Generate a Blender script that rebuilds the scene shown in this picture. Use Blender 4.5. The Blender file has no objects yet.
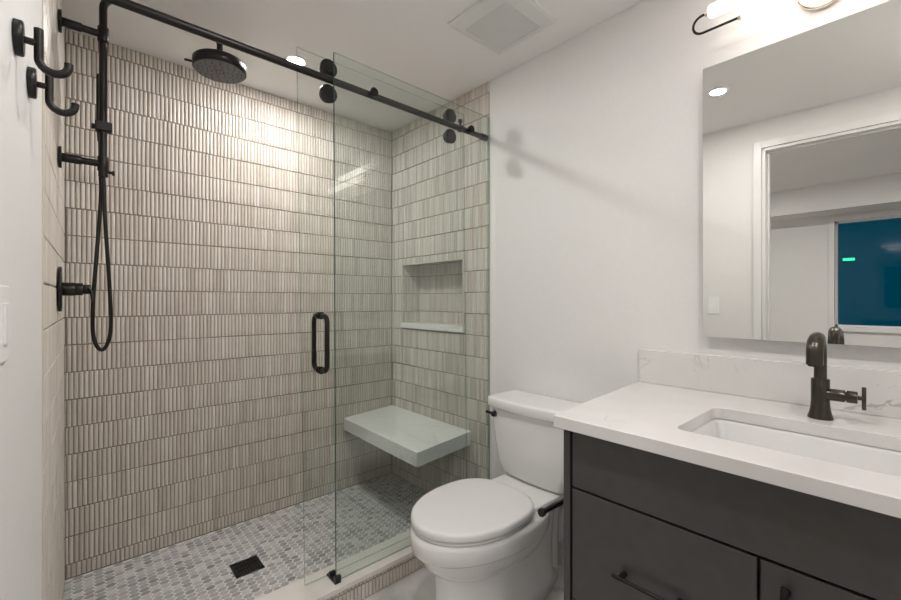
import bpy, bmesh, math, random
from mathutils import Vector, Matrix
random.seed(7)
PI = math.pi
S = bpy.context.scene
COL = S.collection

# ---------------------------------------------------------------- camera, world, exposure
cam_d = bpy.data.cameras.new('camera')
cam = bpy.data.objects.new('camera', cam_d); COL.objects.link(cam)
cam_d.sensor_width = 36.0
cam_d.lens = 420.0/901.0*36.0
cam_d.clip_start = 0.01
CAMZ = 1.239
_f = Vector((.6668, .7453, 0)).normalized()
cam.location = (0, 0, CAMZ)
cam.rotation_euler = (PI/2, 0, math.atan2(-_f.x, _f.y))
S.camera = cam

w = bpy.data.worlds.new('dusk'); S.world = w; w.use_nodes = True
w.node_tree.nodes['Background'].inputs['Color'].default_value = (0.0, 0.10, 0.16, 1)
w.node_tree.nodes['Background'].inputs['Strength'].default_value = 0.24
S.view_settings.view_transform = 'Standard'
S.view_settings.look = 'None'
S.view_settings.gamma = 1.0
S.view_settings.exposure = 1.13
E_DOWNLIGHT_SHOWER = 375
E_DOWNLIGHT_ROOM = 250
E_DOWNLIGHT_OTHER = 175
E_TUBE = 2.0
E_FILL_NEAR = 310

CEIL = 2.44
XR = 1.689        # tiled face of the right wall
XP = 1.697        # painted face of the right wall
YB = 2.517        # tiled face of the back wall
YT = 1.576        # where the tile ends on the right wall
def TL(y): return -.0587 + .025*(y-1.45)       # tiled face of the left wall (slightly out of square)
def PL(y): return -.0600 - .0607*(1.45-y)       # painted face of the left wall

# ---------------------------------------------------------------- materials
def new_mat(name):
    m = bpy.data.materials.new(name); m.use_nodes = True
    return m, m.node_tree, m.node_tree.nodes['Principled BSDF']
def setp(b, color=None, rough=None, metal=None, spec=None, coat=None):
    if color is not None: b.inputs['Base Color'].default_value = (*color, 1)
    if rough is not None: b.inputs['Roughness'].default_value = rough
    if metal is not None: b.inputs['Metallic'].default_value = metal
    if spec is not None: b.inputs['Specular IOR Level'].default_value = spec
    if coat is not None: b.inputs['Coat Weight'].default_value = coat
def noise(nt, scale, detail=3, rough=.5, stretch=(1, 1, 1), dist=0):
    tc = nt.nodes.new('ShaderNodeTexCoord'); mp = nt.nodes.new('ShaderNodeMapping')
    mp.inputs['Scale'].default_value = stretch
    n = nt.nodes.new('ShaderNodeTexNoise')
    n.inputs['Scale'].default_value = scale; n.inputs['Detail'].default_value = detail
    n.inputs['Roughness'].default_value = rough; n.inputs['Distortion'].default_value = dist
    nt.links.new(tc.outputs['Object'], mp.inputs['Vector']); nt.links.new(mp.outputs['Vector'], n.inputs['Vector'])
    return n
def ramp(nt, fac, stops):
    r = nt.nodes.new('ShaderNodeValToRGB'); cr = r.color_ramp
    while len(cr.elements) < len(stops): cr.elements.new(.5)
    for e, (p, c) in zip(cr.elements, stops): e.position = p; e.color = (*c, 1)
    nt.links.new(fac, r.inputs['Fac']); return r
def bump(nt, b, fac, strength, dist=.002):
    bn = nt.nodes.new('ShaderNodeBump'); bn.inputs['Strength'].default_value = strength
    bn.inputs['Distance'].default_value = dist
    nt.links.new(fac, bn.inputs['Height']); nt.links.new(bn.outputs['Normal'], b.inputs['Normal'])
def simple(name, color, rough=.5, metal=0, spec=.5, nscale=0, var=.06, bmp=0, coat=0):
    m, nt, b = new_mat(name); setp(b, color, rough, metal, spec, coat)
    n = noise(nt, nscale or 12)
    lo = tuple(c*(1-var) for c in color); hi = tuple(min(1, c*(1+var)) for c in color)
    r = ramp(nt, n.outputs['Fac'], [(.3, lo), (.7, hi)])
    nt.links.new(r.outputs['Color'], b.inputs['Base Color'])
    if bmp: bump(nt, b, n.outputs['Fac'], bmp)
    return m
M = {}
M['paint'] = simple('wall_paint', (.775, .762, .75), .55, nscale=60, var=.01, bmp=.03)
M['ceil'] = simple('ceiling_paint', (.85, .84, .83), .7, nscale=80, var=.01, bmp=.03)
M['trim'] = simple('trim_paint', (.78, .77, .76), .35, var=.01)
M['porcelain'] = simple('porcelain', (.79, .78, .77), .09, var=.005, coat=.3)
M['seat'] = simple('toilet_seat_plastic', (.74, .73, .72), .22, var=.005)
M['black'] = simple('matte_black_metal', (.022, .020, .019), .34, .55, var=.1)
M['blackpl'] = simple('black_plastic', (.012, .012, .012), .4, var=.1)
M['gun'] = simple('gunmetal_bronze', (.085, .074, .062), .28, .9, var=.08)
M['face'] = simple('shower_face_rubber', (.085, .085, .085), .45, var=.04)
M['cab'] = simple('charcoal_cabinet_paint', (.054, .051, .048), .38, nscale=25, var=.08)
M['cabdark'] = simple('cabinet_gap_black', (.008, .008, .008), .6)
M['brass'] = simple('pale_champagne_metal', (.75, .66, .52), .2, 1, var=.03)
M['grout'] = simple('brown_grout', (.31, .262, .22), .9, nscale=150, var=.15, bmp=.2)
M['fgrout'] = simple('light_grout', (.78, .765, .75), .9, nscale=150, var=.1)
M['whiteplastic'] = simple('white_plastic', (.86, .86, .85), .35, var=.01)
M['edge'] = simple('cream_edge_trim', (.62, .57, .47), .35, var=.02)
M['vent'] = simple('vent_plastic', (.74, .74, .72), .5, var=.01)
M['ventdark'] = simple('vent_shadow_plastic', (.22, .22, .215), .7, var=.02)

def tone_mat(name, stops, rough, stretch, nscale, nmix, gloss=None):
    m, nt, b = new_mat(name)
    at = nt.nodes.new('ShaderNodeAttribute'); at.attribute_name = 'tone'
    n = noise(nt, nscale, 4, .6, stretch)
    mx = nt.nodes.new('ShaderNodeMix'); mx.data_type = 'FLOAT'
    mx.inputs['Factor'].default_value = nmix
    nt.links.new(at.outputs['Fac'], mx.inputs['A']); nt.links.new(n.outputs['Fac'], mx.inputs['B'])
    r = ramp(nt, mx.outputs['Result'], stops)
    nt.links.new(r.outputs['Color'], b.inputs['Base Color'])
    b.inputs['Roughness'].default_value = rough
    return m
M['flute'] = tone_mat('glazed_finger_tile', [(.1, (.45, .395, .335)), (.5, (.65, .60, .54)), (.9, (.80, .765, .715))], .3, (1, 1, .10), 110, .5)
M['hex'] = tone_mat('grey_marble_mosaic', [(.05, (.19, .195, .20)), (.4, (.38, .38, .38)), (.9, (.66, .64, .62))], .3, (1, 1, 1), 60, .35)

def stone(name, base, vein, rough, vscale=2.2, amount=.06, soft=.02):
    m, nt, b = new_mat(name); b.inputs['Roughness'].default_value = rough
    n1 = noise(nt, vscale, 5, .6, dist=.6)
    # thin veins where a distorted noise crosses its middle value
    sub = nt.nodes.new('ShaderNodeMath'); sub.operation = 'SUBTRACT'; sub.inputs[1].default_value = .5
    ab = nt.nodes.new('ShaderNodeMath'); ab.operation = 'ABSOLUTE'
    nt.links.new(n1.outputs['Fac'], sub.inputs[0]); nt.links.new(sub.outputs[0], ab.inputs[0])
    r = ramp(nt, ab.outputs[0], [(0, (1, 1, 1)), (soft, (0, 0, 0))])
    n2 = noise(nt, 1.7, 3)
    r2 = ramp(nt, n2.outputs['Fac'], [(.46, (0, 0, 0)), (.58, (1, 1, 1))])
    mul = nt.nodes.new('ShaderNodeMath'); mul.operation = 'MULTIPLY'
    nt.links.new(r.outputs['Color'], mul.inputs[0]); nt.links.new(r2.outputs['Color'], mul.inputs[1])
    mul2 = nt.nodes.new('ShaderNodeMath'); mul2.operation = 'MULTIPLY'; mul2.inputs[1].default_value = amount
    nt.links.new(mul.outputs[0], mul2.inputs[0])
    mx = nt.nodes.new('ShaderNodeMix'); mx.data_type = 'RGBA'
    mx.inputs['A'].default_value = (*base, 1); mx.inputs['B'].default_value = (*vein, 1)
    nt.links.new(mul2.outputs[0], mx.inputs['Factor'])
    n3 = noise(nt, 9, 4); r3 = ramp(nt, n3.outputs['Fac'], [(.3, (.95, .95, .95)), (.7, (1, 1, 1))])
    mm = nt.nodes.new('ShaderNodeMix'); mm.data_type = 'RGBA'; mm.blend_type = 'MULTIPLY'; mm.inputs['Factor'].default_value = 1
    nt.links.new(mx.outputs['Result'], mm.inputs['A']); nt.links.new(r3.outputs['Color'], mm.inputs['B'])
    nt.links.new(mm.outputs['Result'], b.inputs['Base Color'])
    return m
M['quartz'] = stone('white_veined_quartz', (.74, .72, .705), (.36, .32, .29), .16, 2.6, .75, .012)
M['curbstone'] = stone('curb_quartz', (.76, .72, .68), (.5, .47, .44), .2, 2.0, .4, .02)
M['floor'] = stone('floor_marble_tile', (.70, .68, .66), (.42, .40, .38), .25, 1.8, .8, .05)
M['bench'] = stone('bench_quartz', (.87, .865, .85), (.55, .53, .5), .2, 2.4, .4, .012)
def carpet():
    m = simple('other_room_floor', (.40, .36, .31), .8, nscale=200, var=.1, bmp=.2); return m
M['floor2'] = carpet()

def glass_mat(name, tint, ior=1.5, extra=0.0):
    m = bpy.data.materials.new(name); m.use_nodes = True; nt = m.node_tree; nt.nodes.clear()
    out = nt.nodes.new('ShaderNodeOutputMaterial'); mix = nt.nodes.new('ShaderNodeMixShader')
    tr = nt.nodes.new('ShaderNodeBsdfTransparent'); gl = nt.nodes.new('ShaderNodeBsdfGlossy'); fr = nt.nodes.new('ShaderNodeFresnel')
    tr.inputs['Color'].default_value = (*tint, 1); gl.inputs['Roughness'].default_value = 0.0
    geo = nt.nodes.new('ShaderNodeNewGeometry'); im = nt.nodes.new('ShaderNodeMix'); im.data_type = 'FLOAT'
    im.inputs['A'].default_value = ior; im.inputs['B'].default_value = 1/ior      # same reflectance seen from either side of the face
    nt.links.new(geo.outputs['Backfacing'], im.inputs['Factor']); nt.links.new(im.outputs['Result'], fr.inputs['IOR'])
    nt.links.new(fr.outputs[0], mix.inputs[0]); nt.links.new(tr.outputs[0], mix.inputs[1]); nt.links.new(gl.outputs[0], mix.inputs[2])
    nt.links.new(mix.outputs[0], out.inputs['Surface']); return m
M['glass'] = glass_mat('clear_glass', (.975, .987, .979))
M['glassgreen'] = glass_mat('green_tinted_glass', (.938, .965, .953))
M['edgelight'] = glass_mat('polished_glass_edge', (.66, .76, .71))
M['winglass'] = glass_mat('window_glass', (.8, .9, .95), 1.32)
M['glassedge'] = simple('glass_cut_edge', (.07, .12, .10), .15, var=.05)
m, nt, b = new_mat('mirror_silver'); setp(b, (.90, .905, .88), .0, 1.0)
M['mirror'] = m
def emit(name, color, strength):
    m = bpy.data.materials.new(name); m.use_nodes = True; nt = m.node_tree; nt.nodes.clear()
    out = nt.nodes.new('ShaderNodeOutputMaterial'); e = nt.nodes.new('ShaderNodeEmission')
    e.inputs['Color'].default_value = (*color, 1); e.inputs['Strength'].default_value = strength
    nt.links.new(e.outputs[0], out.inputs['Surface']); return m
M['e_shower'] = emit('shower_lamp_glow', (1, .965, .94), E_DOWNLIGHT_SHOWER)
M['e_room'] = emit('room_lamp_glow', (1, .965, .94), E_DOWNLIGHT_ROOM)
M['e_fill'] = emit('fill_lamp_glow', (1, .965, .94), E_FILL_NEAR)
M['e_other'] = emit('other_lamp_glow', (1, .97, .95), E_DOWNLIGHT_OTHER)
M['e_tube'] = emit('tube_glow', (1, .91, .83), E_TUBE)
M['e_green'] = emit('green_glint_glow', (.05, 1, .35), 1.2)

# ---------------------------------------------------------------- mesh builder
class MB:
    def __init__(s): s.v = []; s.f = []; s.m = []; s.sm = []; s.t = []
    def add(s, verts, faces, mat=0, smooth=False, tone=.5):
        o = len(s.v); s.v += [Vector(p) for p in verts]
        for f in faces:
            s.f.append([i+o for i in f]); s.m.append(mat); s.sm.append(smooth); s.t.append(tone)
        return s
    def box(s, a, b, mat=0, rot=None, piv=None):
        x0, y0, z0 = a; x1, y1, z1 = b
        v = [(x0,y0,z0),(x1,y0,z0),(x1,y1,z0),(x0,y1,z0),(x0,y0,z1),(x1,y0,z1),(x1,y1,z1),(x0,y1,z1)]
        if rot: v = [piv + rot @ (Vector(p)-piv) for p in v]
        return s.add(v, [(0,3,2,1),(4,5,6,7),(0,1,5,4),(1,2,6,5),(2,3,7,6),(3,0,4,7)], mat)
    def prism(s, poly, z0, z1, mat=0):           # plan polygon, counter-clockwise
        n = len(poly); v = [(p[0], p[1], z0) for p in poly] + [(p[0], p[1], z1) for p in poly]
        f = [tuple(range(n-1, -1, -1)), tuple(range(n, 2*n))] + [(i, (i+1) % n, n+(i+1) % n, n+i) for i in range(n)]
        return s.add(v, f, mat)
    def tube(s, pts, r, seg=12, mat=0, caps=True, closed=False):
        pts = [Vector(p) for p in pts]; n = len(pts)
        rs = r if isinstance(r, (list, tuple)) else [r]*n
        tan = []
        for i in range(n):
            if closed: t = pts[(i+1) % n]-pts[i-1]
            else: t = pts[min(i+1, n-1)]-pts[max(i-1, 0)]
            tan.append(t.normalized())
        up = Vector((0, 0, 1)) if abs(tan[0].z) < .9 else Vector((1, 0, 0))
        nr = (up - tan[0]*up.dot(tan[0])).normalized(); V = []
        for i in range(n):
            if i: nr = (nr - tan[i]*nr.dot(tan[i])).normalized()
            bn = tan[i].cross(nr)
            for k in range(seg):
                a = 2*PI*k/seg; V.append(pts[i] + (nr*math.cos(a) + bn*math.sin(a))*rs[i])
        F = []
        for i in range(n if closed else n-1):
            j = (i+1) % n
            for k in range(seg):
                F.append((i*seg+k, i*seg+(k+1) % seg, j*seg+(k+1) % seg, j*seg+k))
        s.add(V, F, mat, True)
        if caps and not closed:
            s.add(V[:seg], [tuple(range(seg-1, -1, -1))], mat); s.add(V[-seg:], [tuple(range(seg))], mat)
        return s
    def cyl(s, a, b, r, seg=20, mat=0, bev=0):
        a = Vector(a); b = Vector(b); d = (b-a).normalized()
        if bev: return s.tube([a, a+d*bev*.01, a+d*bev*.3, a+d*bev, b-d*bev, b-d*bev*.3, b-d*bev*.01, b],
                              [r-bev, r-bev, r-bev*.3, r, r, r-bev*.3, r-bev, r-bev], seg, mat)
        return s.tube([a, b], r, seg, mat)
    def loft(s, rings, mat=0, cap0=True, cap1=True, smooth=True):
        n = len(rings[0]); V = [p for r in rings for p in r]; F = []
        for i in range(len(rings)-1):
            for k in range(n):
                F.append((i*n+k, i*n+(k+1) % n, (i+1)*n+(k+1) % n, (i+1)*n+k))
        s.add(V, F, mat, smooth)
        if cap0: s.add(rings[0], [tuple(range(n-1, -1, -1))], mat, False)
        if cap1: s.add(rings[-1], [tuple(range(n))], mat, False)
        return s
    def build(s, name, mats, parent=None, origin=None, bevel=0, seg=2, subsurf=0, weld=False, sharp=None):
        o = Vector(origin) if origin is not None else Vector((0, 0, 0))
        if parent is None and origin is None and s.v:
            xs = [v.x for v in s.v]; ys = [v.y for v in s.v]; zs = [v.z for v in s.v]
            o = Vector(((min(xs)+max(xs))/2, (min(ys)+max(ys))/2, min(zs)))
        if parent is not None: o = world_origin(parent)
        me = bpy.data.meshes.new(name)
        me.from_pydata([tuple(v-o) for v in s.v], [], s.f)
        if not isinstance(mats, (list, tuple)): mats = [mats]
        for mm_ in mats: me.materials.append(M[mm_])
        me.polygons.foreach_set('material_index', s.m)
        me.polygons.foreach_set('use_smooth', s.sm)
        at = me.attributes.new('tone', 'FLOAT', 'FACE'); at.data.foreach_set('value', s.t)
        me.update()
        ob = bpy.data.objects.new(name, me); COL.objects.link(ob)
        if parent is not None: ob.parent = parent
        else: ob.location = o
        if weld:
            b_ = bmesh.new(); b_.from_mesh(me); bmesh.ops.remove_doubles(b_, verts=b_.verts, dist=1e-5); b_.to_mesh(me); b_.free()
        if bevel:
            md = ob.modifiers.new('bevel', 'BEVEL'); md.width = bevel; md.segments = seg; md.limit_method = 'ANGLE'; md.angle_limit = .6
            md.harden_normals = False
        return ob
def world_origin(o):
    p = Vector((0, 0, 0))
    while o is not None: p += o.location; o = o.parent
    return p
def thing(name, label, cat, loc, group=None):
    o = bpy.data.objects.new(name, None); COL.objects.link(o); o.location = loc
    o.empty_display_size = .05
    o['label'] = label; o['category'] = cat
    if group: o['group'] = group
    return o
def tag(o, label, cat, group=None):
    o['label'] = label; o['category'] = cat
    if group: o['group'] = group
    return o
def struct(o): o['kind'] = 'structure'; return o

def arc(c, u, v, r, a0, a1, n=10):
    c = Vector(c); u = Vector(u); v = Vector(v)
    return [c + (u*math.cos(a0+(a1-a0)*i/n) + v*math.sin(a0+(a1-a0)*i/n))*r for i in range(n+1)]
def smooth_path(pts, sub=8):                     # Catmull-Rom
    P = [Vector(p) for p in pts]; out = []
    for i in range(len(P)-1):
        p0 = P[max(i-1, 0)]; p1 = P[i]; p2 = P[i+1]; p3 = P[min(i+2, len(P)-1)]
        for k in range(sub):
            t = k/sub
            out.append(.5*((2*p1) + (p2-p0)*t + (2*p0-5*p1+4*p2-p3)*t*t + (3*p1-p0-3*p2+p3)*t**3))
    out.append(P[-1]); return out

# ---------------------------------------------------------------- fluted tile field
ROW = .1218; PITCH = .0172; ZOFF = .0645
def flutes(mb, org, u, n, width, z0, z1, holes=(), var=.20, depth=.0055, pitch=PITCH, mat=0, seed=0):
    """finger tiles standing on a plane: org is the grout plane, u runs along it, n points to the room"""
    rnd = random.Random(seed); u = Vector(u); n = Vector(n); org = Vector(org)
    prof = [(-.5, 0), (-.44, .62), (-.22, .95), (0, 1), (.22, .95), (.44, .62), (.5, 0)]
    k0 = int(math.floor((z0-ZOFF)/ROW))
    z = ZOFF + k0*ROW; row = 0
    while z < z1-.004:
        a = max(z+.0023, z0); b = min(z+ROW-.0023, z1)
        x = rnd.uniform(-pitch, 0); sheet = rnd.uniform(-.0007, .0007); cnt = 0; st = rnd.uniform(.4, .6)
        while x < width:
            if cnt % 17 == 0: sheet = rnd.uniform(-.0007, .0007); st = .5 + (st-.5)*.3 + rnd.uniform(-.06, .06)
            cnt += 1
            xa = max(x+.0016, 0); xb = min(x+pitch-.0016, width); x += pitch
            if xb-xa < .003: continue
            aa, bb = a, b
            spans = [(aa, bb)]
            for (h0, h1, g0, g1) in holes:
                if xb > h0 and xa < h1:
                    if (xa+xb)/2 < h0: xb = min(xb, h0); continue
                    if (xa+xb)/2 > h1: xa = max(xa, h1); continue
                    ns = []
                    for (p, q) in spans:
                        if q <= g0 or p >= g1: ns.append((p, q)); continue
                        if p < g0: ns.append((p, g0))
                        if q > g1: ns.append((g1, q))
                    spans = ns
            for (p, q) in spans:
                if q-p < .006: continue
                if p > z0+.001: p += sheet
                if q < z1-.001: q += sheet
                q = min(q, z1); p = max(p, z0)
                w_ = xb-xa; mid = (xa+xb)/2; d = depth*rnd.uniform(.88, 1.05)
                tone = min(1, max(0, st + rnd.gauss(0, var)))
                e = min(.003, (q-p)*.2)
                rings = []
                for (zz, sc) in ((p, .35), (p+e*.6, 1), (q-e*.6, 1), (q, .35)):
                    rings.append([org + u*(mid+px*w_) + n*(pn*d*sc) + Vector((0, 0, zz-org.z)) for px, pn in prof])
                np_ = len(prof); V = [v for r in rings for v in r]
                for i in range(3):
                    mb.add(V[i*np_:(i+2)*np_], [(k, k+1, np_+k+1, np_+k) for k in range(np_-1)], mat, i == 1, tone)
        z += ROW; row += 1
    return mb

# ================================================================ SETTING
D = .0062  # tile relief above grout plane
# back wall
wb = struct(MB().box((-.20, YB+D, -.05), (XR+.30, YB+.16, CEIL)).build('wall_back', ['grout']))
flutes(MB(), (TL(YB), YB+D, 0), (1, 0, 0), (0, -1, 0), XR-TL(YB), .004, CEIL, seed=1).build('finger_tiles', ['flute'], wb)
# right wall: painted part, tiled part with the niche
NY0, NY1, NZ0, NZ1, ND = 1.779, 2.386, 1.083, 1.478, .150
mb = MB()
mb.box((XP, -.50, -.05), (XP+.25, YT, CEIL), 0)
mb.box((XR+D, YT, -.05), (XP+.25, NY0, CEIL), 1)
mb.box((XR+D, NY1, -.05), (XP+.25, YB+D, CEIL), 1)
mb.box((XR+D, NY0, -.05), (XP+.25, NY1, NZ0-.034), 1)
mb.box((XR+D, NY0, NZ1), (XP+.25, NY1, CEIL), 1)
mb.box((XR+ND, NY0, NZ0-.034), (XP+.25, NY1, NZ1), 1)
wr = struct(mb.build('wall_right', ['paint', 'grout']))
mb = MB()
W = YB-YT
flutes(mb, (XR+D, YB, 0), (0, -1, 0), (-1, 0, 0), W, .004, CEIL, holes=[(YB-NY1-.004, YB-NY0+.004, NZ0-.036, NZ1+.004)], seed=2, var=.34)
flutes(mb, (XR+ND, NY1, 0), (0, -1, 0), (-1, 0, 0), NY1-NY0, NZ0, NZ1, seed=3)
flutes(mb, (XR+D+.004, NY1, 0), (1, 0, 0), (0, -1, 0), ND-.012, NZ0, NZ1, seed=4)
flutes(mb, (XR+ND-.006, NY0, 0), (-1, 0, 0), (0, 1, 0), ND-.012, NZ0, NZ1, seed=5)
mb.build('finger_tiles', ['flute'], wr)
# niche edge profile
mb = MB()
for a, b in (((XR-.002, NY0-.004, NZ0), (XR+.008, NY0+.002, NZ1+.004)), ((XR-.002, NY1-.002, NZ0), (XR+.008, NY1+.004, NZ1+.004)),
             ((XR-.002, NY0-.004, NZ1-.001), (XR+.008, NY1+.004, NZ1+.005))):
    mb.box(a, b)
mb.build('niche_edge', ['flute'], wr)
# left wall, shower part
y0t = 1.45
mb = MB()
mb.prism([(TL(YB+.01)-D-.16, YB+.01), (TL(y0t)-D-.16, y0t), (TL(y0t)-D, y0t), (TL(YB+.01)-D, YB+.01)], -.05, CEIL, 0)
wl = struct(mb.build('wall_left', ['grout']))
ud = Vector((TL(YB)-TL(y0t), YB-y0t, 0)); L = ud.length; ud.normalize()
flutes(MB(), (TL(y0t)-D, y0t, 0), ud, (ud.y, -ud.x, 0), L, .004, CEIL, seed=6).build('finger_tiles', ['flute'], wl)
struct(MB().prism([(TL(y0t)-.02, y0t-.009), (TL(y0t)+.001, y0t-.009), (TL(y0t)+.001, y0t+.001), (TL(y0t)-.02, y0t+.001)], 0, CEIL).build('trim_1', ['edge']))
# left wall, painted part with the doorway (the camera stands in it)
DY0, DY1, DZ = -.17, .704, 2.251
def wall_seg(mb, ya, yb, z0, z1): mb.prism([(PL(yb)-.12, yb), (PL(ya)-.12, ya), (PL(ya), ya), (PL(yb), yb)], z0, z1)
mb = MB()
wall_seg(mb, DY1+.002, y0t-.002, -.0, CEIL); wall_seg(mb, -.50, DY0-.002, 0, CEIL); wall_seg(mb, DY0-.002, DY1+.002, DZ+.002, CEIL)
struct(mb.build('wall_left', ['paint']))
# door casing and jamb
dc = MB()
def skew_box(mb, ya, yb, off0, off1, z0, z1, mat=0): mb.prism([(PL(yb)+off0, yb), (PL(ya)+off0, ya), (PL(ya)+off1, ya), (PL(yb)+off1, yb)], z0, z1, mat)
cw = .045
for s0, s1 in ((0, .014), (-.134, -.12)):
    skew_box(dc, DY1, DY1+cw, s0, s1, 0, DZ+cw); skew_box(dc, DY0-cw, DY0, s0, s1, 0, DZ+cw); skew_box(dc, DY0, DY1, s0, s1, DZ, DZ+cw)
skew_box(dc, DY1-.018, DY1, -.12, 0, 0, DZ); skew_box(dc, DY0, DY0+.018, -.12, 0, 0, DZ); skew_box(dc, DY0, DY1, -.12, 0, DZ-.018, DZ)
skew_box(dc, DY1-.030, DY1-.018, -.075, -.045, 0, DZ-.018); skew_box(dc, DY0+.018, DY0+.03, -.075, -.045, 0, DZ-.018); skew_box(dc, DY0+.018, DY1-.018, -.075, -.045, DZ-.03, DZ-.018)
d1 = struct(dc.build('door_1', ['trim'], bevel=.002))
# near wall behind the vanity end
struct(MB().box((-.25, -.52, 0), (XP+.02, -.40, CEIL)).build('wall_near', ['paint']))
# ceilings and floors
struct(MB().box((-.24, -.52, CEIL), (XP+.25, YB+.16, CEIL+.12)).build('ceiling', ['ceil']))
mb = MB(); mb.box((-.24, -.52, -.06), (XP+.25, 1.60, -.004), 1)
ts = .60; g = .0015
x = -.24
fl = []
xs = [-.12, .20, .80, 1.40, XP]; ys = [-.40, .02, .62, 1.22, 1.545]
for i in range(len(xs)-1):
    for j in range(len(ys)-1):
        mb.box((xs[i]+g, ys[j]+g, -.004), (xs[i+1]-g, ys[j+1]-g, 0), 0)
struct(mb.build('floor', ['floor', 'fgrout']))
struct(MB().box((-3.3, -2.3, -.06), (-.20, 2.6, 0)).build('floor', ['floor2']))
# shower floor with elongated hexagon mosaic
mb = MB(); mb.box((-.24, 1.61, -.06), (XP+.25, YB+.02, -.0025), 0)
hl, hw_ = .0215, .0132          # half length (X) and half width (Y)
tip = .0100
cx0 = TL(2.0)-.05; j = 0; y = 1.675; rnd = random.Random(11)
stepx = (2*hl - tip)+.0024; stepy = hw_+.0014
DRX0, DRX1, DRY0, DRY1 = .536, .656, 2.026, 2.146
while y < YB:
    xo = cx0 + (stepx if j % 2 else 0)
    while xo < XR+.01:
        cx_, cy_ = xo, y
        if not (DRX0+.008 < cx_ < DRX1-.008 and DRY0+.002 < cy_ < DRY1-.002):
            w2 = hl-.0016
            P = [(-w2, 0), (-w2+tip, -hw_+.0017), (w2-tip, -hw_+.0017), (w2, 0), (w2-tip, hw_-.0017), (-w2+tip, hw_-.0017)]
            P = [(max(TL(cy_), min(XR, cx_+a)), min(YB, cy_+b)) for a, b in P]
            base = [(a, b, -.0025) for a, b in P]; top = [(cx_+(a-cx_)*.94, cy_+(b-cy_)*.93, 0) for a, b in P]
            t_ = min(1, max(0, rnd.gauss(.50, .30)))
            mb.add(base+top, [(6, 7, 8, 9, 10, 11)] + [(i, (i+1) % 6, 6+(i+1) % 6, 6+i) for i in range(6)], 1, False, t_)
        xo += 2*stepx
    y += stepy; j += 1
struct(mb.build('floor', ['fgrout', 'hex']))
# curb
CZ = .104; CY0, CY1 = 1.531, 1.682
mb = MB(); mb.box((TL(1.6)-.01, CY0+D, 0), (XR+.003, CY1-.006, CZ-.020), 0)
curb = struct(mb.build('trim_2', ['grout']))
flutes(MB(), (TL(1.6), CY0+D, 0), (1, 0, 0), (0, -1, 0), XR-TL(1.6), .003, CZ-.021, seed=9).build('finger_tiles', ['flute'], curb)
MB().box((TL(1.6)+.001, CY0-.006, CZ-.020), (XR-.001, CY1, CZ)).build('curb_slab', ['curbstone'], curb, bevel=.0015)
# tile baseboard on the right wall, with light cap bead
mb = MB(); mb.box((XP-.010, -.40, 0), (XP, CY0, .108), 0)
struct(mb.build('baseboard_right', ['flute']))
struct(MB().box((XP-.013, -.40, .108), (XP, CY0, .114)).build('trim_3', ['trim']))
mb = MB(); mb.prism([(PL(y0t-.01), y0t-.01), (PL(DY1+cw), DY1+cw), (PL(DY1+cw)+.012, DY1+cw), (PL(y0t-.01)+.012, y0t-.01)], 0, .10)
struct(mb.build('baseboard_left', ['trim'], bevel=.002))

# ---- the room beyond the doorway (seen in the mirror)
FX = -2.92
struct(MB().box((-3.3, -2.3, CEIL), (-.24, 2.6, CEIL+.12)).build('ceiling', ['ceil']))
struct(MB().box((FX, -2.3, 2.174), (-2.50, 2.5, CEIL)).build('wall_far', ['paint']))
WY0, WY1, WZ0, WZ1 = -.75, .628, .945, 2.105
mb = MB()
mb.box((FX-.16, -2.3, 0), (FX, WY0, CEIL)); mb.box((FX-.16, WY1, 0), (FX, 2.6, CEIL)); mb.box((FX-.16, WY0, 0), (FX, WY1, WZ0)); mb.box((FX-.16, WY0, WZ1), (FX, WY1, CEIL))
struct(mb.build('wall_far', ['paint']))
struct(MB().box((-3.1, 2.5, 0), (-.21, 2.62, CEIL)).build('wall_side', ['paint']))
struct(MB().box((-3.1, -2.42, 0), (-.21, -2.3, CEIL)).build('wall_side', ['paint']))
struct(MB().box((-.245, -2.3, 0), (-.235, -.51, CEIL)).build('wall_inner', ['paint']))
struct(MB().box((-.235, 1.46, 0), (-.225, 2.5, CEIL)).build('wall_inner', ['paint']))
mb = MB(); c = .045
mb.box((FX, WY0-c, WZ0-c), (FX+.018, WY0, WZ1+c)); mb.box((FX, WY1, WZ0-c), (FX+.018, WY1+c, WZ1+c))
mb.box((FX, WY0, WZ1), (FX+.018, WY1, WZ1+c)); mb.box((FX-.002, WY0, WZ0-c), (FX+.030, WY1, WZ0))
for a, b in ((WY0, WY0+.022), (WY1-.022, WY1), (-.085, -.055)): mb.box((FX-.09, a, WZ0), (FX-.05, b, WZ1))
mb.box((FX-.09, WY0, WZ0), (FX-.05, WY1, WZ0+.022)); mb.box((FX-.09, WY0, WZ1-.022), (FX-.05, WY1, WZ1))
win = struct(mb.build('window_1', ['trim'], bevel=.001))
MB().box((FX-.073, WY0+.02, WZ0+.02), (FX-.067, WY1-.02, WZ1-.02)).build('pane', ['winglass'], win)

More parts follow.
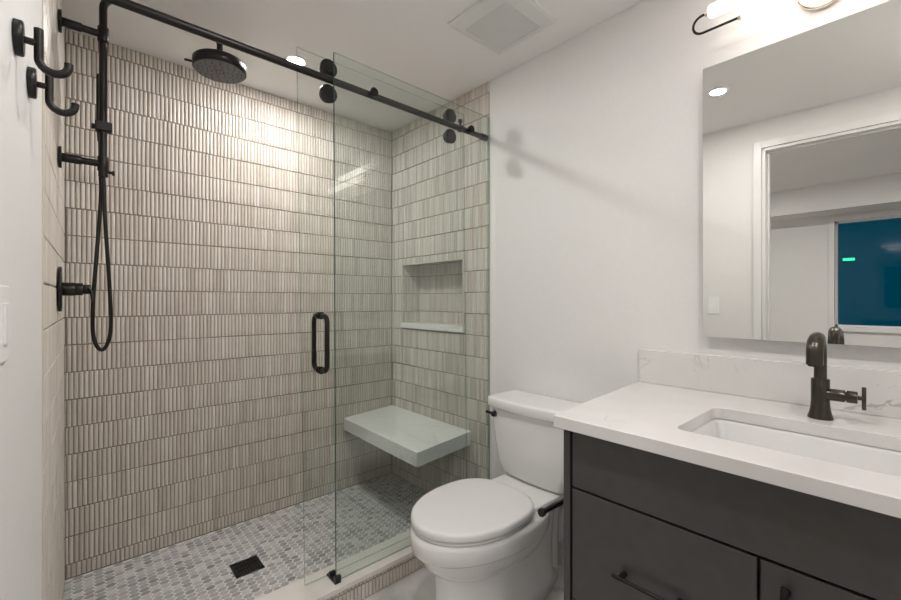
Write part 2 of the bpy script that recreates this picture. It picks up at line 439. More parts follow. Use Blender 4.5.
# ================================================================ LIGHT FITTINGS
def downlight(x, y, mat, label, r=.038):
    t = thing('ceiling_light', label, 'ceiling light', (x, y, CEIL))
    mb = MB(); seg = 32
    rings = [[Vector((x+rr*math.cos(2*PI*k/seg), y+rr*math.sin(2*PI*k/seg), zz)) for k in range(seg)] for rr, zz in ((r+.018, CEIL), (r+.016, CEIL-.004), (r, CEIL-.005), (r-.002, CEIL-.001))]
    mb.loft(rings, 0, False, False); mb.build('trim_ring', ['whiteplastic'], t)
    MB().cyl((x, y, CEIL-.0052), (x, y, CEIL-.0005), r-.001, 32).build('lamp_lens', [mat], t)
    return t
downlight(.828, 2.089, 'e_shower', 'round recessed light glowing in the ceiling over the shower')
downlight(.560, .775, 'e_room', 'round recessed ceiling light seen at upper left of the mirror')
downlight(.604, -.20, 'e_fill', 'round ceiling fill light added out of view near the doorway end of the vanity')  # added fill lamp, out of view, to even out the room's light
downlight(-1.3, 1.25, 'e_other', 'round recessed ceiling light of the room beyond the doorway, away from its window side', .07)
downlight(-1.3, -.55, 'e_other', 'round recessed ceiling light of the room beyond the doorway, opposite its dark window', .07)

VC = .195
t = thing('vanity_light', 'two glowing white tubes in a thin black loop on the wall above the mirror', 'wall light', (XP, VC, 2.12))
MB().cyl((XP, VC, 2.185), (XP-.020, VC, 2.185), .062, 40, bev=.004).build('wall_plate', ['brass'], t)
MB().cyl((XP-.020, VC, 2.182), (XP-.095, VC, 2.182), .010, 16).build('stem', ['brass'], t)
xT = 1.60; zu, zl = 2.212, 2.152; rr = (zu-zl)/2; zc = (zu+zl)/2; ye = .495
pts = [Vector((xT, VC-(ye-VC)+.0, zu)), Vector((xT, ye, zu))] + arc((xT, ye, zc), (0, 0, 1), (0, 1, 0), rr, 0, PI, 12)[1:]
pts += [Vector((xT, VC-(ye-VC), zl))] + arc((xT, 2*VC-ye, zc), (0, 0, -1), (0, -1, 0), rr, 0, PI, 12)[1:-1]
MB().tube(pts, .0042, 8, closed=True).build('loop_rod', ['black'], t)
def lamp_tube(ya, yb, z):
    b_ = MB(); b_.tube([(xT, ya, z), (xT, ya+.003, z), (xT, ya+.008, z), (xT, yb-.008, z), (xT, yb-.003, z), (xT, yb, z)], [.012, .018, .0215, .0215, .018, .012], 20)
    tb = b_.build('glass_tube', ['e_tube'], t)
    for e0, e1 in ((ya-.010, ya+.001), (yb-.001, yb+.010)): MB().cyl((xT, e0, z), (xT, e1, z), .0085, 14).build('end_cap', ['brass'], tb)
lamp_tube(2*VC-.382, .478, zu); lamp_tube(2*VC-.478, .382, zl)

# exhaust fan grille
FX0, FX1, FY0, FY1 = 1.205, 1.542, 1.030, 1.366
t = thing('exhaust_fan_cover', 'square white exhaust fan cover with a perforated grille on the ceiling', 'vent', ((FX0+FX1)/2, (FY0+FY1)/2, CEIL))
ix0, ix1, iy0, iy1 = 1.277, 1.508, 1.100, 1.330
def rect(x0, y0, x1, y1, z): return [Vector((x0, y0, z)), Vector((x1, y0, z)), Vector((x1, y1, z)), Vector((x0, y1, z))]
mb = MB(); mb.loft([rect(FX0, FY0, FX1, FY1, CEIL), rect(FX0, FY0, FX1, FY1, CEIL-.008), rect(FX0+.012, FY0+.012, FX1-.012, FY1-.012, CEIL-.014),
                    rect(ix0, iy0, ix1, iy1, CEIL-.015), rect(ix0, iy0, ix1, iy1, CEIL-.006)], 0, False, False, False)
mb.build('frame', ['vent'], t)
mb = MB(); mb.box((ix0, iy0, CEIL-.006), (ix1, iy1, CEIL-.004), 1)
n = 30
for i in range(n+1):
    a = ix0+(ix1-ix0)*i/n; mb.box((a-.0022, iy0, CEIL-.013), (a+.0022, iy1, CEIL-.009), 0)
    a = iy0+(iy1-iy0)*i/n; mb.box((ix0, a-.0022, CEIL-.0125), (ix1, a+.0022, CEIL-.0095), 0)
mb.build('grille', ['vent', 'ventdark'], t)

# ================================================================ SHOWER
# bench
bz = lambda x: .4885 - (1.689-x)*.062
mb = MB(); bx0, bx1, by0, by1 = 1.292, XR-.0005, 1.700, YB-.0005; th = .074
A = [(bx0, by0), (bx1, by0+.012), (bx1, by1), (bx0+.02, by1)]
mb.loft([[Vector((x, y, bz(x)-th)) for x, y in A], [Vector((x, y, bz(x))) for x, y in A]], 0, True, True, False)
tag(mb.build('shower_bench', ['bench'], bevel=.002), 'floating white stone bench slab in the shower corner', 'bench')
# niche shelf
tag(MB().box((XR-.010, NY0-.006, NZ0-.034), (XR+ND-.001, NY1+.006, NZ0)).build('niche_shelf', ['bench'], bevel=.0015), 'white stone sill slab in the tiled shower wall niche', 'shelf')
# drain
t = thing('floor_drain', 'square black slotted drain in the hexagon tile shower floor', 'drain', ((DRX0+DRX1)/2, (DRY0+DRY1)/2, 0))
mb = MB()
mb.box((DRX0, DRY0, -.002), (DRX1, DRY1, .0003))
for a, b in (((DRX0, DRY0), (DRX1, DRY0+.012)), ((DRX0, DRY1-.012), (DRX1, DRY1)), ((DRX0, DRY0), (DRX0+.012, DRY1)), ((DRX1-.012, DRY0), (DRX1, DRY1))):
    mb.box((*a, .0), (*b, .0032))
mb.build('drain_frame', ['blackpl'], t)
mb = MB()
for r_ in range(3):
    for k in range(8):
        x = DRX0+.019+k*.0118; y = DRY0+.018+r_*.030
        mb.box((x-.0022, y, .0003), (x+.0022, y+.024, .0028))
for r_ in range(2): mb.box((DRX0+.012, DRY0+.043+r_*.030, .0003), (DRX1-.012, DRY0+.047+r_*.030, .003))
mb.build('grate', ['black'], t)

# shower column
YC = 2.04; XC = .0795
xw = TL(YC)+.0005
t = thing('shower_column', 'black shower column pipe with round rain head on the left shower wall', 'shower', (xw, YC, 1.70))
pipe = [Vector((XC, YC, 1.725)), Vector((XC, YC, 2.325))] + arc((XC+.052, YC, 2.330), (-1, 0, 0), (0, 0, 1), .052, 0, PI/2, 8) + [Vector((.440, YC, 2.382))] + arc((.440, YC, 2.349), (0, 0, 1), (1, 0, 0), .033, 0, PI/2, 6)[1:] + [Vector((.473, YC, 2.290))]
MB().tube(pipe, .0125, 16).build('riser_pipe', ['black'], t)
for z in (2.232, 1.748):
    mb = MB(); mb.cyl((xw, YC, z), (xw+.009, YC, z), .038, 32, bev=.002); mb.cyl((xw+.009, YC, z), (xw+.062, YC, z), .0155, 18, bev=.001); mb.cyl((xw+.060, YC, z), (XC, YC, z), .0125, 16)
    mb.cyl((XC, YC, z-.028), (XC, YC, z+.028), .0172, 20, bev=.002)
    mb.build('wall_bracket', ['black'], t)
hd = MB(); HX, HZ = .473, 2.238
hd.tube([(HX, YC, HZ), (HX, YC, HZ+.002), (HX, YC, HZ+.036), (HX, YC, HZ+.042), (HX, YC, HZ+.047), (HX, YC, HZ+.054)], [.101, .1045, .1045, .099, .045, .022], 48)
hd.cyl((HX, YC, HZ+.043), (HX, YC, HZ+.064), .014, 16)
d_ = Vector((-1, .25, 0)).normalized(); p0 = Vector((HX, YC, HZ+.018))
hd.cyl(p0+d_*.100, p0+d_*.132, .005, 10)
head = hd.build('rain_head', ['black'], t)
fm = MB(); fm.cyl((HX, YC, HZ-.003), (HX, YC, HZ+.001), .0985, 48, 0)
for rr_, nn in ((.016, 6), (.031, 6), (.050, 12), (.068, 14), (.085, 18)):
    for k in range(nn):
        a = 2*PI*k/nn + rr_*20; fm.cyl((HX+rr_*math.cos(a), YC+rr_*math.sin(a), HZ-.0045), (HX+rr_*math.cos(a), YC+rr_*math.sin(a), HZ-.002), .0036 if rr_ > .02 else .0046, 8, 1)
fm.build('spray_face', ['face', 'blackpl'], head)
# slider holder with the wand hand shower behind the pipe
mb = MB(); mb.box((XC-.024, YC-.016, 1.869), (XC+.026, YC+.020, 1.905)); mb.cyl((XC-.034, YC+.012, 1.887), (XC-.022, YC+.012, 1.887), .010, 14)
mb.build('slider', ['black'], t, bevel=.004)
mb = MB(); mb.cyl((XC, YC, 1.700), (XC, YC, 1.728), .0145, 18, bev=.002); mb.cyl((XC, YC, 1.722), (XC+.030, YC-.004, 1.718), .0055, 12); mb.cyl((XC+.026, YC-.004, 1.718), (XC+.033, YC-.004, 1.718), .0095, 14)
mb.build('diverter', ['black'], t)
hs = thing('hand_shower', 'slim black wand hand shower with a long looped hose beside the pipe', 'hand shower', (XC-.012, YC+.032, 1.05))
MB().tube([(XC-.010, YC+.036, 2.095), (XC-.010, YC+.036, 2.085), (XC-.010, YC+.034, 1.90), (XC-.008, YC+.032, 1.84)], [.007, .0095, .0095, .008], 14).build('wand', ['black'], hs)
hp = [(XC-.008, YC+.032, 1.85), (XC-.006, YC+.030, 1.72), (.073, YC+.02, 1.613), (.062, YC+.01, 1.425), (.051, YC, 1.239), (.050, YC, 1.128), (.058, YC, 1.076), (.075, YC, 1.052), (.092, YC, 1.075), (.102, YC, 1.144), (.097, YC, 1.314), (.085, YC, 1.539), (.0815, YC, 1.66), (XC, YC, 1.703)]
MB().tube(smooth_path(hp, 8), .0065, 12).build('hose', ['black'], hs)
# mixer valve
zv = 1.278
t = thing('shower_valve', 'round black shower mixer plate with protruding handle on the left shower wall', 'valve', (xw, YC, zv))
MB().cyl((xw, YC, zv), (xw+.010, YC, zv), .080, 48, bev=.003).build('wall_plate', ['black'], t)
mb = MB(); mb.cyl((xw+.010, YC, zv), (xw+.045, YC, zv), .024, 28, bev=.001); mb.cyl((xw+.045, YC, zv), (xw+.066, YC, zv), .0225, 28, bev=.001)
mb.cyl((xw+.066, YC, zv), (xw+.088, YC, zv), .0175, 28, bev=.002); mb.build('handle_body', ['black'], t)
MB().tube([(xw+.082, YC-.016, zv+.004), (xw+.088, YC-.022, zv-.005), (xw+.092, YC-.023, zv-.042)], .0045, 10).build('lever', ['black'], t)

# ---- glass enclosure
GYF, GYD, GT = 1.572, 1.618, .010
def pane(mb, x0a, x0b, x1a, x1b, y, z0, z1):    # left edge x at bottom/top, right edge x at bottom/top
    h = GT/2
    v = [(x0a,y-h,z0),(x1a,y-h,z0),(x1a,y+h,z0),(x0a,y+h,z0),(x0b,y-h,z1),(x1b,y-h,z1),(x1b,y+h,z1),(x0b,y+h,z1)]
    mb.add(v, [(0,1,5,4),(2,3,7,6)], 0); mb.add(v, [(0,3,2,1),(4,5,6,7),(1,2,6,5)], 1); mb.add(v, [(3,0,4,7)], 2); return mb
zb, zt = CZ+.0005, 2.235
t = thing('fixed_glass_panel', 'fixed greenish glass panel standing on the curb beside the toilet', 'shower screen', (1.24, GYF, CZ))
pane(MB(), .786, .776, XR-.0005, XR-.0005, GYF, zb, zt).build('glass_pane', ['glassgreen', 'edgelight', 'glassedge'], t)
mb = MB(); mb.box((XR-.008, GYF-.009, zb), (XR-.0006, GYF-.0055, zt)); mb.box((XR-.008, GYF+.0055, zb), (XR-.0006, GYF+.009, zt))
mb.build('wall_seal', ['glassgreen'], t)
t = thing('sliding_glass_door', 'clear sliding glass door hanging on rollers from the black rail', 'shower door', (1.1, GYD, CZ))
ZD = zb+.008
pane(MB(), .676, .644, 1.566, 1.541, GYD, ZD, 2.224).build('glass_pane', ['glass', 'edgelight', 'edgelight'], t)
ZR = 2.130
YRL = 1.593
for X in (.770, 1.435):
    for z in (2.1815, 2.0785):
        mb = MB(); mb.cyl((X, GYD-.0055, z), (X, GYD-.020, z), .0365, 32, bev=.003); mb.cyl((X, GYD-.020, z), (X, GYD-.023, z), .022, 28, bev=.001)
        mb.cyl((X, GYD+.0055, z), (X, GYD+.013, z), .030, 28, bev=.003)
        mb.build('roller' if z > 2.1 else 'anti_lift_disc', ['black'], t)
HXX = .741
def dhandle(sgn):
    y0 = GYD+sgn*GT/2; y1 = GYD+sgn*.061; r = .028
    p = [Vector((HXX, y0, 1.176)), Vector((HXX, y1-sgn*r, 1.176))] + arc((HXX, y1-sgn*r, 1.176-r), (0, 0, 1), (0, sgn, 0), r, 0, PI/2, 8)[1:] 
    p += [Vector((HXX, y1, .955+r))] + arc((HXX, y1-sgn*r, .955+r), (0, sgn, 0), (0, 0, -1), r, 0, PI/2, 8)[1:] + [Vector((HXX, y0, .955))]
    mb = MB(); mb.tube(p, .0098, 16)
    for z in (1.176, .955): mb.cyl((HXX, y0, z), (HXX, y0+sgn*.006, z), .015, 20)
    return mb
dhandle(-1).build('pull_handle', ['black'], t); dhandle(1).build('pull_handle', ['black'], t)
# rail
t = thing('shower_door_rail', 'long round black rail carrying the glass shower door', 'rail', (.83, YRL, ZR))
MB().cyl((TL(YRL)+.002, YRL, ZR), (XR-.001, YRL, ZR), .0142, 24).build('rail_bar', ['black'], t)
mb = MB(); mb.cyl((XR-.048, YRL, ZR), (XR-.0005, YRL, ZR), .0175, 24, bev=.003); mb.build('wall_socket', ['black'], t)
mb = MB(); mb.cyl((TL(YRL)+.0005, YRL, ZR), (TL(YRL)+.048, YRL, ZR), .0175, 24, bev=.003); mb.build('wall_socket', ['black'], t)
for X in (.956, 1.542):
    mb = MB(); mb.cyl((X, GYF-GT/2-.014, ZR), (X, GYF-GT/2, ZR), .0185, 24, bev=.002); mb.cyl((X, GYF+GT/2, ZR), (X, YRL, ZR), .010, 16)
    mb.build('standoff_bolt', ['black'], t)
for X in (1.494,):
    mb = MB(); mb.cyl((X-.010, YRL, ZR), (X+.010, YRL, ZR), .0185, 24, bev=.002); mb.cyl((X, YRL, ZR+.015), (X, YRL, ZR+.040), .0065, 14); mb.cyl((X, YRL, ZR+.033), (X, YRL, ZR+.047), .0115, 18, bev=.002)
    mb.build('door_stop', ['black'], t)
# bottom guide
mb = MB(); gx = .786
mb.box((gx-.013, GYF-.020, CZ), (gx+.013, GYF-.0055, CZ+.028)); mb.box((gx-.013, GYF-.020, CZ), (gx+.013, GYD+.012, CZ+.0075)); mb.box((gx-.013, GYD-.017, CZ), (gx+.013, GYD-.0055, CZ+.024))
tag(mb.build('door_guide', ['blackpl'], bevel=.001), 'small black floor guide block on the curb at the glass door bottom', 'door guide')

# ================================================================ TOILET
TY = 1.163
def egg(xf, xb, hw, z, n=48, sq=2.0, sqb=2.6, xc=None, fl=0):
    """plan outline: elongated front (towards -X), squarer back"""
    if xc is None: xc = xf+(xb-xf)*.56
    out = []
    for k in range(n):
        a = 2*PI*k/n; c_, s_ = math.cos(a), math.sin(a)
        e = sq if c_ < 0 else sqb
        rx_ = (xc-xf) if c_ < 0 else (xb-xc)
        X = xc + rx_*math.copysign(abs(c_)**(2/e), c_); Y = TY + hw*math.copysign(abs(s_)**(2/e), s_)
        out.append(Vector((X, Y, z)))
    return out
t = thing('toilet', 'white two-piece toilet with lid closed, between vanity and shower', 'toilet', (1.3, TY, 0))
mb = MB()
prof = [(.0, .992, 1.625, .132), (.012, .988, 1.665, .135), (.05, .990, 1.625, .133), (.14, .990, 1.625, .131), (.20, .988, 1.625, .133), (.26, .985, 1.625, .14), (.36, .985, 1.625, .15)]
mb.loft([egg(a, b, c_, z, sq=2.3, sqb=2.1) for z, a, b, c_ in prof] , 0, True, False)
prof = [(.205, 1.02, 1.50, .120), (.225, .998, 1.50, .134), (.250, .965, 1.50, .152), (.282, .935, 1.50, .172), (.315, .922, 1.52, .183), (.327, .915, 1.51, .189),
        (.330, .899, 1.50, .200), (.338, .891, 1.50, .207), (.385, .887, 1.50, .210), (.398, .890, 1.50, .208), (.403, .900, 1.49, .199)]
mb.loft([egg(a, b, c_, z, sq=2.0 if z > .25 else 2.15, sqb=2.6) for z, a, b, c_ in prof], 0, False, True)
# rear column and tank deck
def rr_rect(x0, x1, hw, z, n=48, e=5):
    xc = (x0+x1)/2; out = []
    for k in range(n):
        a = 2*PI*k/n; c_, s_ = math.cos(a), math.sin(a)
        out.append(Vector((xc+(x1-x0)/2*math.copysign(abs(c_)**(2/e), c_), TY+hw*math.copysign(abs(s_)**(2/e), s_), z)))
    return out
mb.loft([rr_rect(1.30, 1.672, .066, .0), rr_rect(1.30, 1.672, .066, .15), rr_rect(1.28, 1.672, .070, .26), rr_rect(1.26, 1.675, .095, .33), rr_rect(1.25, 1.680, .135, .375), rr_rect(1.25, 1.682, .152, .393), rr_rect(1.25, 1.682, .155, .408), rr_rect(1.255, 1.678, .150, .413)], 0, True, True)
mb.build('bowl', ['porcelain'], t)
for sx_ in (1,-1):
    b_ = MB(); b_.tube([(1.42, TY+sx_*.112, .035), (1.42, TY+sx_*.124, .035), (1.42, TY+sx_*.127, .035)], [.013, .012, .006], 16); b_.build('bolt_cap', ['porcelain'], t)
SXF, SXB, SHW = .896, 1.385, .2035
mb = MB(); mb.loft([egg(SXF+.010, SXB, SHW-.010, .404, sqb=2.7), egg(SXF+.006, SXB, SHW-.006, .406, sqb=2.7), egg(SXF+.006, SXB, SHW-.006, .413, sqb=2.7), egg(SXF+.010, SXB, SHW-.010, .416, sqb=2.7)])
mb.build('seat', ['seat'], t)
mb = MB(); rings = [egg(SXF+.008, SXB+.002, SHW-.008, .419, sqb=2.7), egg(SXF+.001, SXB+.002, SHW-.001, .421, sqb=2.7), egg(SXF-.001, SXB+.002, SHW+.001, .427, sqb=2.7), egg(SXF, SXB+.001, SHW, .440, sqb=2.7),
     egg(SXF+.003, SXB-.002, SHW-.003, .4445, sqb=2.7), egg(SXF+.007, SXB-.006, SHW-.007, .4470, sqb=2.7), egg(SXF+.012, SXB-.012, SHW-.012, .4482, sqb=2.7), egg(SXF+.018, SXB-.018, SHW-.018, .4486, sqb=2.7), egg(SXF+.05, SXB-.05, SHW-.05, .4492, sqb=2.7), egg(SXF+.13, SXB-.13, SHW-.11, .4497, sqb=2.7)]
mb.loft(rings); mb.build('lid', ['seat'], t)
for sy in (-1, 1): MB().cyl((1.388, TY+sy*.070-.025, .424), (1.388, TY+sy*.070+.025, .424), .009, 16, bev=.002).build('hinge', ['seat'], t)
def tank_ring(xf, xb, hw, z, bulge=.02, r=.035, n=14):
    """rounded plan: flat back, bowed front, rounded corners"""
    out = []
    def front(y): return xf + bulge*(y/hw)**2
    ys_ = [(-hw+r) + (2*hw-2*r)*i/n for i in range(n+1)]
    cxf = front(hw-r)
    # front from +Y to -Y
    for y in reversed(ys_): out.append(Vector((front(y), TY+y, z)))
    for i in range(1, 7):
        a = PI/2*i/6; out.append(Vector((cxf + r*(1-math.cos(a)), TY-hw+r-r*math.sin(a), z)))
    for i in range(0, 5):
        a = PI/2*i/4; out.append(Vector((xb-.012+.012*math.sin(a), TY-hw+.012-.012*math.cos(a), z)))
    for i in range(0, 5):
        a = PI/2*i/4; out.append(Vector((xb-.012+.012*math.cos(a), TY+hw-.012+.012*math.sin(a), z)))
    for i in range(0, 6):
        a = PI/2*(6-i)/6; out.append(Vector((cxf + r*(1-math.cos(a)), TY+hw-r+r*math.sin(a), z)))
    return out
mb = MB(); xb = XP-.010
mb.loft([tank_ring(1.525, xb-.02, .150, .414, .015), tank_ring(1.512, xb-.01, .166, .418, .018), tank_ring(1.500, xb-.004, .180, .434, .02), tank_ring(1.488, xb, .194, .49, .022), tank_ring(1.480, xb, .207, .57, .024), tank_ring(1.474, xb, .216, .65, .025), tank_ring(1.470, xb, .222, .735, .026)])
mb.build('tank', ['porcelain'], t)
mb = MB(); mb.loft([tank_ring(1.462, xb+.002, .228, .731, .028), tank_ring(1.455, xb+.004, .235, .735, .028), tank_ring(1.453, xb+.005, .237, .739, .028), tank_ring(1.453, xb+.005, .237, .770, .028), tank_ring(1.4545, xb+.004, .2355, .775, .028), tank_ring(1.458, xb+.002, .232, .778, .028), tank_ring(1.464, xb-.002, .226, .779, .028), tank_ring(1.480, xb-.012, .212, .7795, .028)])
mb.build('tank_lid', ['porcelain'], t)
mb = MB(); ly = TY+.183
mb.cyl((1.512, ly, .700), (1.488, ly, .700), .0155, 18, bev=.002); mb.cyl((1.480, ly-.012, .700), (1.480, ly+.048, .702), .0068, 12)
mb.cyl((1.490, ly, .700), (1.470, ly, .700), .012, 14, bev=.002)
mb.build('flush_lever', ['black'], t)

# ================================================================ VANITY
CT = .914; CTH = .0325
VF = 1.030        # cabinet front plane
VR = -.385
t = thing('vanity_cabinet', 'charcoal grey bathroom vanity cabinet under the white counter', 'cabinet', (1.35, .15, 0))
mb = MB(); mb.box((VF, .652, .10), (XP-.012, .672, CT-CTH-.0005)); mb.box((VF+.02, .652, 0), (XP-.016, .672, .10))
mb.build('side_panel', ['cab'], t, bevel=.001)
mb = MB(); mb.box((VF+.022, VR, .10), (VF+.026, .651, CT-CTH-.001)); mb.box((VF+.06, VR, .0), (VF+.07, .651, .10)); mb.box((VF+.026, VR, .10), (XP-.012, .651, .115)); mb.box((XP-.022, VR, .115), (XP-.012, .651, .75))
mb.box((VF+.026, VR, .10), (XP-.012, VR+.018, CT-CTH-.001))
mb.build('carcass', ['cabdark'], t)
g = .0065
MB().box((VF, VR, .7195+g/2), (VF+.019, .650-g, CT-CTH-.004)).build('false_front', ['cab'], t, bevel=.0012)
def bar_handle(a, b, n_, parent, r=.0055, post=.028, inset=.02):
    a = Vector(a); b = Vector(b); n_ = Vector(n_); d = (b-a).normalized(); mb = MB()
    mb.cyl(a+n_*post, b+n_*post, r, 14, bev=.001)
    for p in (a+d*inset, b-d*inset): mb.cyl(p, p+n_*post, r*1.25, 14)
    return mb.build('handle', ['black'], parent)
SY = .2175
for (z0, z1) in ((.415, .7195-g/2), (.112, .412)):
    dr = MB().box((VF, SY+g/2, z0), (VF+.019, .650-g, z1)).build('drawer', ['cab'], t, bevel=.0012)
    zh = z1-.165 if z0 > .4 else z1-.15
    bar_handle((VF, .515, zh), (VF, .345, zh), (-1, 0, 0), dr)
dd = MB().box((VF, -.130, .112), (VF+.019, SY-g/2, .7195-g/2)).build('door', ['cab'], t, bevel=.0012)
bar_handle((VF, .172, .715-.022), (VF, .172, .715-.19), (-1, 0, 0), dd)
dd = MB().box((VF, VR, .112), (VF+.019, -.130-g, .7195-g/2)).build('door', ['cab'], t, bevel=.0012)
bar_handle((VF, -.17, .715-.022), (VF, -.17, .715-.19), (-1, 0, 0), dd)

# countertop with sink cut-out
def counter():
    bm = bmesh.new()
    outer = [(1.006, -.398), (1.006, .6895), (1.165, .7085), (XP-.001, .752), (XP-.001, -.398)]
    x0, x1, y0, y1, r = 1.130, 1.452, -.045, .415, .030
    inner = []
    for cx_, cy_, a0 in ((x0+r, y0+r, PI), (x1-r, y0+r, -PI/2), (x1-r, y1-r, 0), (x0+r, y1-r, PI/2)):
        for i in range(7): a = a0+PI/2*i/6; inner.append((cx_+r*math.cos(a), cy_+r*math.sin(a)))
    es = []
    for loop in (outer, inner):
        vs = [bm.verts.new((x, y, CT)) for x, y in loop]
        for i in range(len(vs)): es.append(bm.edges.new((vs[i], vs[(i+1) % len(vs)])))
    bmesh.ops.triangle_fill(bm, edges=es, use_beauty=True, use_dissolve=False)
    bmesh.ops.recalc_face_normals(bm, faces=bm.faces)
    if bm.faces[0:1] and list(bm.faces)[0].normal.z < 0: bmesh.ops.reverse_faces(bm, faces=bm.faces)
    r_ = bmesh.ops.extrude_face_region(bm, geom=list(bm.faces))
    nv = [v for v in r_['geom'] if isinstance(v, bmesh.types.BMVert)]
    bmesh.ops.translate(bm, verts=nv, vec=(0, 0, -CTH))
    bmesh.ops.recalc_face_normals(bm, faces=bm.faces)
    me = bpy.data.meshes.new('countertop'); bm.to_mesh(me); bm.free(); me.materials.append(M['quartz'])
    o = bpy.data.objects.new('countertop', me); COL.objects.link(o)
    md = o.modifiers.new('bevel', 'BEVEL'); md.width = .0015; md.segments = 2; md.limit_method = 'ANGLE'; md.angle_limit = .6
    return o, inner
ct, inner = counter()
tag(ct, 'white veined stone countertop on the charcoal vanity', 'countertop')
tag(MB().box((XP-.022, -.398, CT+.0003), (XP+.0005, .745, 1.043)).build('backsplash', ['quartz'], bevel=.0015), 'low white veined stone backsplash below the mirror', 'backsplash')
# sink basin: rounded rectangular bowl
def rrect(x0, x1, y0, y1, r, z, n=6):
    out = []
    for cx_, cy_, a0 in ((x0+r, y0+r, PI), (x1-r, y0+r, -PI/2), (x1-r, y1-r, 0), (x0+r, y1-r, PI/2)):
        for i in range(n+1): a = a0+PI/2*i/n; out.append(Vector((cx_+r*math.cos(a), cy_+r*math.sin(a), z)))
    return out
t = thing('undermount_sink', 'white rectangular undermount sink set in the countertop', 'sink', (1.285, .185, CT-CTH-.135))
zr = CT-CTH-.001
bx = (1.127, 1.455, -.049, .419)
def R_(d, r, z): return rrect(bx[0]+d, bx[1]-d, bx[2]+d, bx[3]-d, r, z)
mb = MB(); mb.loft([R_(-.022, .05, zr-.012), R_(-.022, .05, zr), R_(0, .034, zr), R_(.004, .034, zr-.010), R_(.010, .036, zr-.07), R_(.018, .042, zr-.105), R_(.032, .05, zr-.122), R_(.055, .05, zr-.128), R_(.12, .03, zr-.131)], 0, False, True)
rings = [R_(-.022, .05, zr-.012), R_(-.010, .05, zr-.014), R_(-.004, .05, zr-.08), R_(.010, .05, zr-.125), R_(.04, .05, zr-.137)]
mb.loft([list(r) for r in reversed(rings)], 0, True, False)
mb.build('basin', ['porcelain'], t)
mb = MB(); mb.cyl((1.30, .185, zr-.133), (1.30, .185, zr-.128), .022, 24, bev=.002); mb.build('drain_plug', ['gun'], t)
# faucet
fx, fy = 1.531, .183
t = thing('faucet', 'dark bronze single-handle faucet standing behind the sink', 'faucet', (fx, fy, CT))
z0 = CT+.0002
mb = MB(); mb.tube([(fx, fy, z0), (fx, fy, z0+.004), (fx, fy, z0+.014), (fx, fy, z0+.030), (fx, fy, z0+.050), (fx, fy, z0+.106), (fx, fy, z0+.109)], [.0275, .0275, .0245, .0215, .0203, .0203, .019], 32)
body = mb.build('body', ['gun'], t)
sp = [Vector((fx, fy, z0+.106)), Vector((fx, fy, 1.090))] + arc((fx-.047, fy, 1.090), (1, 0, 0), (0, 0, 1), .047, 0, PI, 18)[1:] + [Vector((fx-.094, fy, 1.070))]
rad = []
for i, p in enumerate(sp):
    k = i/(len(sp)-1); rad.append(.0140 + (.0042*min(1, max(0, (k-.25)/.45))))
MB().tube(sp, rad, 24).build('spout', ['gun'], t)
MB().cyl((fx-.094, fy, 1.0695), (fx-.094, fy, 1.066), .014, 20).build('aerator', ['blackpl'], t)
zh = .982
mb = MB(); mb.cyl((fx, fy-.012, zh), (fx, fy-.050, zh), .0160, 24, bev=.001); mb.cyl((fx, fy-.050, zh), (fx, fy-.053, zh), .012, 20); mb.cyl((fx, fy-.053, zh), (fx, fy-.074, zh), .0160, 24, bev=.0012)
mb.cyl((fx, fy-.074, zh), (fx, fy-.085, zh), .0055, 14)
hb = mb.build('handle', ['gun'], t)
mb = MB(); mb.tube([(fx, fy-.086, zh-.030), (fx, fy-.086, zh-.028), (fx, fy-.086, zh+.028), (fx, fy-.086, zh+.030)], [.0028, .0045, .0045, .0028], 14); mb.build('lever_bar', ['gun'], hb)

# toilet paper holder on the vanity side
t = thing('paper_holder', 'black toilet paper holder rod sticking out beside the vanity side', 'toilet paper holder', (1.30, .674, .60))
MB().cyl((1.285, .6722, .598), (1.285, .681, .598), .024, 28, bev=.002).build('mounting_plate', ['black'], t)
p = [Vector((1.285, .680, .598)), Vector((1.285, .735, .598))] + arc((1.265, .735, .598), (1, 0, 0), (0, 1, 0), .020, 0, PI/2, 6)[1:] + [Vector((1.045, .755, .603))]
mb = MB(); mb.tube(p, .0085, 14); mb.cyl((1.050, .755, .603), (1.036, .755, .603), .0125, 18, bev=.002); mb.build('rod', ['black'], t)

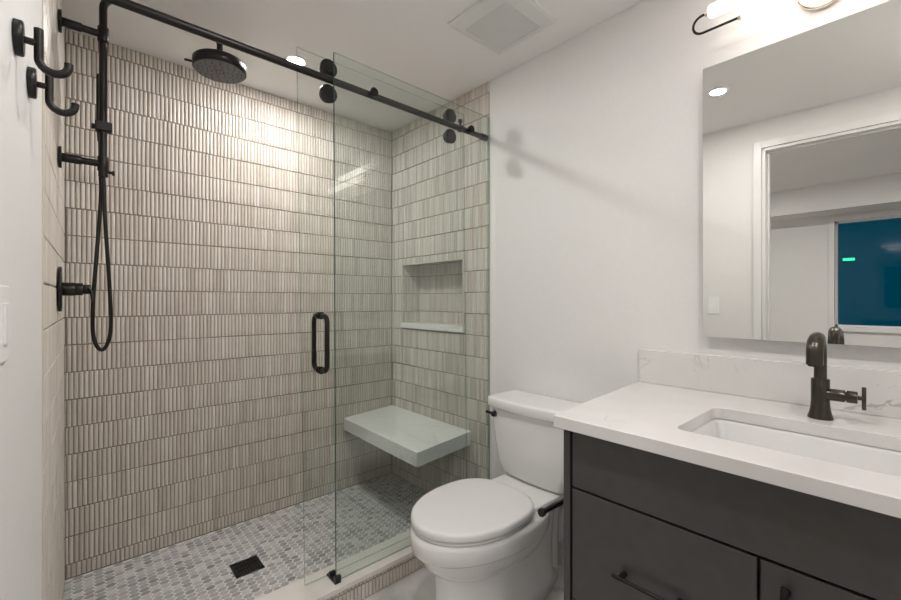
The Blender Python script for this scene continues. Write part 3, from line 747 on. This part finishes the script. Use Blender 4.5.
# mirror
MY1 = .513; MZ0, MZ1 = 1.110, 2.057; XM = 1.659
t = thing('wall_mirror', 'large frameless rectangular mirror above the vanity', 'mirror', (XP, (MY1-.36)/2, MZ0))
MB().box((XM+.004, -.34, MZ0+.02), (XP-.0005, MY1-.02, MZ1-.02)).build('backing', ['whiteplastic'], t)
MB().box((XM, -.36, MZ0), (XM+.0038, MY1, MZ1)).build('mirror_glass', ['mirror'], t)

# switch plate on the left wall
sy0, sy1, sz0, sz1 = .945, 1.016, 1.140, 1.262
t = thing('light_switch', 'white light switch plate on the painted left wall', 'light switch', (PL(1.02), 1.02, 1.20))
mb = MB(); skew_box(mb, sy0, sy1, .0, .005, sz0, sz1); mb.build('plate', ['whiteplastic'], t, bevel=.0015)
for yc in (.9805,):
    mb = MB(); skew_box(mb, yc-.0165, yc+.0165, .004, .0085, 1.168, 1.234); mb.build('rocker', ['whiteplastic'], t, bevel=.001)

# robe hooks
def hook(y, z, label):
    xw_ = PL(y)+.0003
    t = thing('robe_hook', label, 'hook', (xw_, y, z), 'black robe hooks on the left wall')
    mb = MB(); n_ = 14
    mb.tube([(xw_, y, z), (xw_+.004, y, z), (xw_+.010, y, z), (xw_+.012, y, z)], [.031, .031, .031, .028], 36); mb.build('wall_plate', ['black'], t)
    MB().cyl((xw_+.012, y, z), (xw_+.030, y, z), .0062, 14).build('post', ['black'], t)
    R2 = .0207; xa_ = xw_+.0315
    p = [Vector((xa_, y, z+.027)), Vector((xa_, y, z-.026))] + arc((xa_+R2, y, z-.028), (-1, 0, 0), (0, 0, -1), R2, 0, PI, 14) + [Vector((xa_+2*R2, y, z-.023))]
    MB().tube(p, .0073, 16).build('hook_arm', ['black'], t)
hook(1.096, 1.717, 'black robe hook on the left wall, the one farther from the shower tiles')
hook(1.247, 1.696, 'black robe hook on the left wall, the one right beside the shower tiles')
# glowing bar added beyond the dark window, standing in for a green reflection
tag(MB().box((-4.30, .57, 1.76), (-4.26, .68, 1.79)).build('green_glint_bar', ['e_green']), 'small green glowing bar added outside the dark window for its green reflection', 'added glow')
